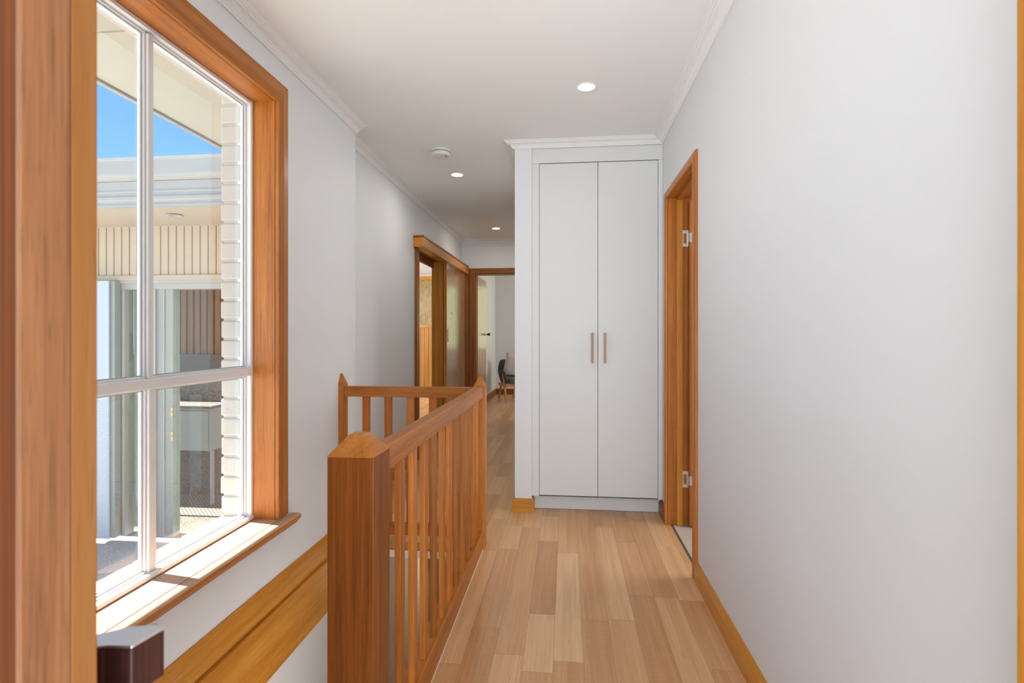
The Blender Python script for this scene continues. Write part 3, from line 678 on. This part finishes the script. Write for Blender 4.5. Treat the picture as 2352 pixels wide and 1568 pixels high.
# entry door with textured glass in the left room
td = tag(empty('timber_door', (-2.95, 10.78, 0)), 'timber door with amber textured glass above vertical boards, seen through the sliding doorway', 'door')
xa, xb, yd = -3.40, -2.62, 10.74
b = bm_new(); frame_boxes(b, 'Y', yd, yd+.05, xa, xb, .0, 2.395, .075, .003); add_box(b, xa+.07, xb-.07, yd, yd+.05, 1.31, 1.37, .003); obj('frame', b, honey_z, td)
b = bm_new(); add_box(b, xa+.07, xb-.07, yd+.02, yd+.03, 1.36, 2.33); obj('glass_panel', b, amber, td)
for k in range(7):
    x = xa+.075+.09*k; b = bm_new(); add_box(b, x, x+.086, yd+.015, yd+.04, .07, 1.32, .004); obj('board', b, (honey_z, legwood)[k % 2], td)
b = bm_new(); add_box(b, xa-.10, xb+.10, 10.765, 10.798, 2.395, 2.43); 
t = obj('trim_6', b, cornice_m); t['kind'] = 'structure'

# ================================================================== CEILING FITTINGS
def downlight(x, y, label, m, rr=1.0):
    r = tag(empty('downlight', (x, y, CZ)), label, 'ceiling light', 'downlights along the hall ceiling')
    b = bm_new(); add_lathe(b, [(.052, CZ+.004), (.052, CZ-.0015), (.050, CZ-.003), (.045, CZ-.003), (.044, CZ-.001), (.044, CZ+.004)], (x, y, 0)); obj('trim_ring', b, plastic, r)
    b = bm_new(); add_lathe(b, [(.0445, CZ+.002), (.0445, CZ-.0022), (.042, CZ-.0028)], (x, y, 0)); obj('lens', b, m, r)
    if m is lens_on:
        lb = lamp('downlight_beam', 'AREA', (x, y, CZ-.004), 2.0, (1, .95, .86), .084, .084, (x, y, 0)); lb.data.shape = 'DISK'
downlight(.102, 2.70, 'round white recessed downlight, largest and nearest, in front of the tall cupboard', lens_dim)
downlight(-.861, 4.08, 'round lit recessed downlight just beyond the smoke detector', lens_on)
downlight(-.835, 6.19, 'round lit recessed downlight farthest down the hall near the far doorway', lens_on)
sd = tag(empty('smoke_detector', (-.86, 3.53, CZ)), 'round white smoke detector on the hall ceiling', 'smoke detector')
x, y = -.86, 3.535
b = bm_new(); add_lathe(b, [(.066, CZ), (.066, CZ-.010), (.064, CZ-.012), (.040, CZ-.012)], (x, y, 0)); obj('base', b, plastic, sd, False)
b = bm_new(); add_lathe(b, [(.058, CZ-.011), (.058, CZ-.020)], (x, y, 0)); obj('vent', b, vent_m, sd)
b = bm_new(); add_lathe(b, [(.060, CZ-.019), (.0665, CZ-.020), (.0665, CZ-.033), (.062, CZ-.040), (.040, CZ-.043), (.01, CZ-.044)], (x, y, 0)); obj('cover', b, plastic, sd)
b = bm_new(); add_lathe(b, [(.009, CZ-.042), (.009, CZ-.044)], (x+.040, y-.01, 0), seg=20); obj('test_button', b, vent_m, sd)

# ================================================================== CHAIR + CUSHION
ch = tag(empty('armchair', (-.85, 9.25, 0)), 'charcoal fabric tub armchair with honey timber legs in the far room', 'armchair')
F_ = Vector((.5, -.866, 0)).normalized(); Rr = Vector((.866, .5, 0)).normalized(); C0 = Vector((-.905, 9.284, 0))
def CP(f_, r_, z): p = C0+F_*f_+Rr*r_; return (p.x, p.y, z)
# shell: open tub swept around the back, r_ = -.27 is the arm nearest the hall wall
b = bm_new(); n = 28; rings = []
for k in range(n+1):
    t = -1+2*k/n                        # -1 left front .. +1 right front
    a = t*math.radians(118)
    pw = lambda v: math.copysign(abs(v)**.72, v)
    rx = .285*pw(math.sin(a)); fy = .05-.29*pw(math.cos(a))
    if abs(t) > .62:
        s = (abs(t)-.62)/.38; rx = math.copysign(.276-.01*s, t); fy = -.07+.32*s
    s = max(0, (abs(t)-.25)/.75)
    top = .725-.17*min(1, max(0, (abs(t)-.30)/.22)) - (.19*max(0, (abs(t)-.86)/.14)**1.8)
    bot = .31; fl = .035
    nrm = Vector((rx, fy-.02)).normalized()
    o_t = (rx+nrm.x*fl, fy+nrm.y*fl); o_b = (rx*.90, fy*.90)
    i_t = (o_t[0]-nrm.x*.045, o_t[1]-nrm.y*.045); i_b = (o_b[0]-nrm.x*.05, o_b[1]-nrm.y*.05)
    mid = lambda p, q, w: (p[0]*(1-w)+q[0]*w, p[1]*(1-w)+q[1]*w)
    om = mid(o_b, o_t, .6); im = mid(i_b, i_t, .6)
    tm = mid(o_t, i_t, .5)
    rings.append([CP(o_b[1], o_b[0], bot), CP(om[1], om[0], bot+(top-bot)*.5), CP(o_t[1], o_t[0], top-.018), CP(tm[1], tm[0], top), CP(i_t[1], i_t[0], top-.018), CP(im[1], im[0], bot+(top-bot)*.5), CP(i_b[1], i_b[0], bot)])
add_sweep(b, rings); sh = obj('shell', b, grey_fab, ch, True); md = sh.modifiers.new('s', 'SUBSURF'); md.levels = 1; md.render_levels = 2
b = bm_new(); pts = []
for k in range(24):
    a = 2*math.pi*k/24; rr_ = .235; p = CP(.03+rr_*math.cos(a)*1.05, rr_*math.sin(a)*1.0, 0); pts.append((p[0], p[1]))
add_prism(b, pts, 'Z', .31, .42, .02); obj('seat', b, grey_seat, ch, True)
feet = {'a': (CP(.23, -.27, 0), CP(.10, -.285, .52)), 'b': (CP(-.27, -.205, 0), CP(-.20, -.18, .33)), 'c': (CP(-.24, .07, 0), CP(-.19, .10, .33)), 'd': (CP(.23, .27, 0), CP(.10, .285, .52))}
for k, (p, q) in feet.items():
    p = Vector(p); q = Vector(q); rings = []
    for s in (0, .08, .6, .93, 1):
        w = (.014, .018, .021, .014, .006)[(0, .08, .6, .93, 1).index(s)]
        c = p.lerp(q, s); rings.append([c+F_*w*.8+Rr*w*.8, c-F_*w*.8+Rr*w*.8, c-F_*w*.8-Rr*w*.8, c+F_*w*.8-Rr*w*.8])
    b = bm_new(); add_sweep(b, rings); obj('leg', b, legwood, ch)
def railbar(pa, pb, h):
    b = bm_new(); pa = Vector(pa); pb = Vector(pb); d = (pb-pa).normalized(); s = d.cross(Vector((0, 0, 1)))*.011; u = Vector((0, 0, h/2))
    add_sweep(b, [[p+s+u, p+s-u, p-s-u, p-s+u] for p in (pa, pb)]); obj('seat_rail', b, legwood, ch)
railbar(CP(.20, -.265, .29), CP(.20, .265, .29), .045); railbar(CP(.19, -.265, .285), CP(-.22, -.22, .285), .045)
def cushion(cf, crr, z, size, yaw, lean, label, m):
    b = bm_new(); N = 14; g = [[None]*(N+1) for _ in range(N+1)]; t = bmesh.new()
    def P_(u, v, s):
        e = (1-u**4)*(1-v**4); th_ = .065*math.sqrt(max(0, e))
        pin = 1-.07*(1-max(abs(u), abs(v)))*0-.06*((1-abs(u)**2) if abs(v) > .0 else 0)*abs(v)**3
        pin2 = 1-.06*(1-v*v)*abs(u)**3
        return Vector((u*size/2*pin2, s*th_, v*size/2*pin))
    top = [[t.verts.new(P_(-1+2*i/N, -1+2*j/N, 1)) for j in range(N+1)] for i in range(N+1)]
    bot = [[t.verts.new(P_(-1+2*i/N, -1+2*j/N, -1)) for j in range(N+1)] for i in range(N+1)]
    for i in range(N):
        for j in range(N):
            t.faces.new((top[i][j], top[i+1][j], top[i+1][j+1], top[i][j+1])); t.faces.new((bot[i][j], bot[i][j+1], bot[i+1][j+1], bot[i+1][j]))
    bmesh.ops.remove_doubles(t, verts=t.verts, dist=.0005); bmesh.ops.recalc_face_normals(t, faces=t.faces)
    p = CP(cf, crr, z)
    R = Matrix.Rotation(yaw, 4, 'Z') @ Matrix.Rotation(lean[0], 4, 'X') @ Matrix.Rotation(lean[1], 4, 'Y')
    bmesh.ops.transform(t, matrix=Matrix.Translation(p) @ R, verts=t.verts); merge(b, t)
    o = obj('cushion', b, m, None, True); tag(o, label, 'cushion'); return o
cushion(.02, -.02, .625, .42, math.atan2(Rr.y, Rr.x), (math.radians(12), math.radians(7)), 'cream linen cushion leaning in the charcoal armchair', linen)

# labels of the setting
for o in S.objects:
    if o.parent is None and o.type in ('MESH', 'EMPTY') and 'label' not in o:
        nm = o.name.replace('_', ' ')
        o['kind'] = 'structure'
bpy.data.objects['patio_ground']['kind'] = 'structure'
for nm, lab, cat in (('door_1', 'open orange timber door at the left edge, closest to the camera, with dark lever handle', 'door'),
    ('door_2', 'orange timber doorway in the right wall with a hinged door folded back', 'door'),
    ('door_3', 'sliding timber door hung under a pelmet on the far left wall', 'door'),
    ('door_4', 'brown timber doorway at the end of the hall with pale open door', 'door'),
    ('window_1', 'white aluminium window in deep orange timber surround on the left wall', 'window')):
    tag(bpy.data.objects[nm], lab, cat)
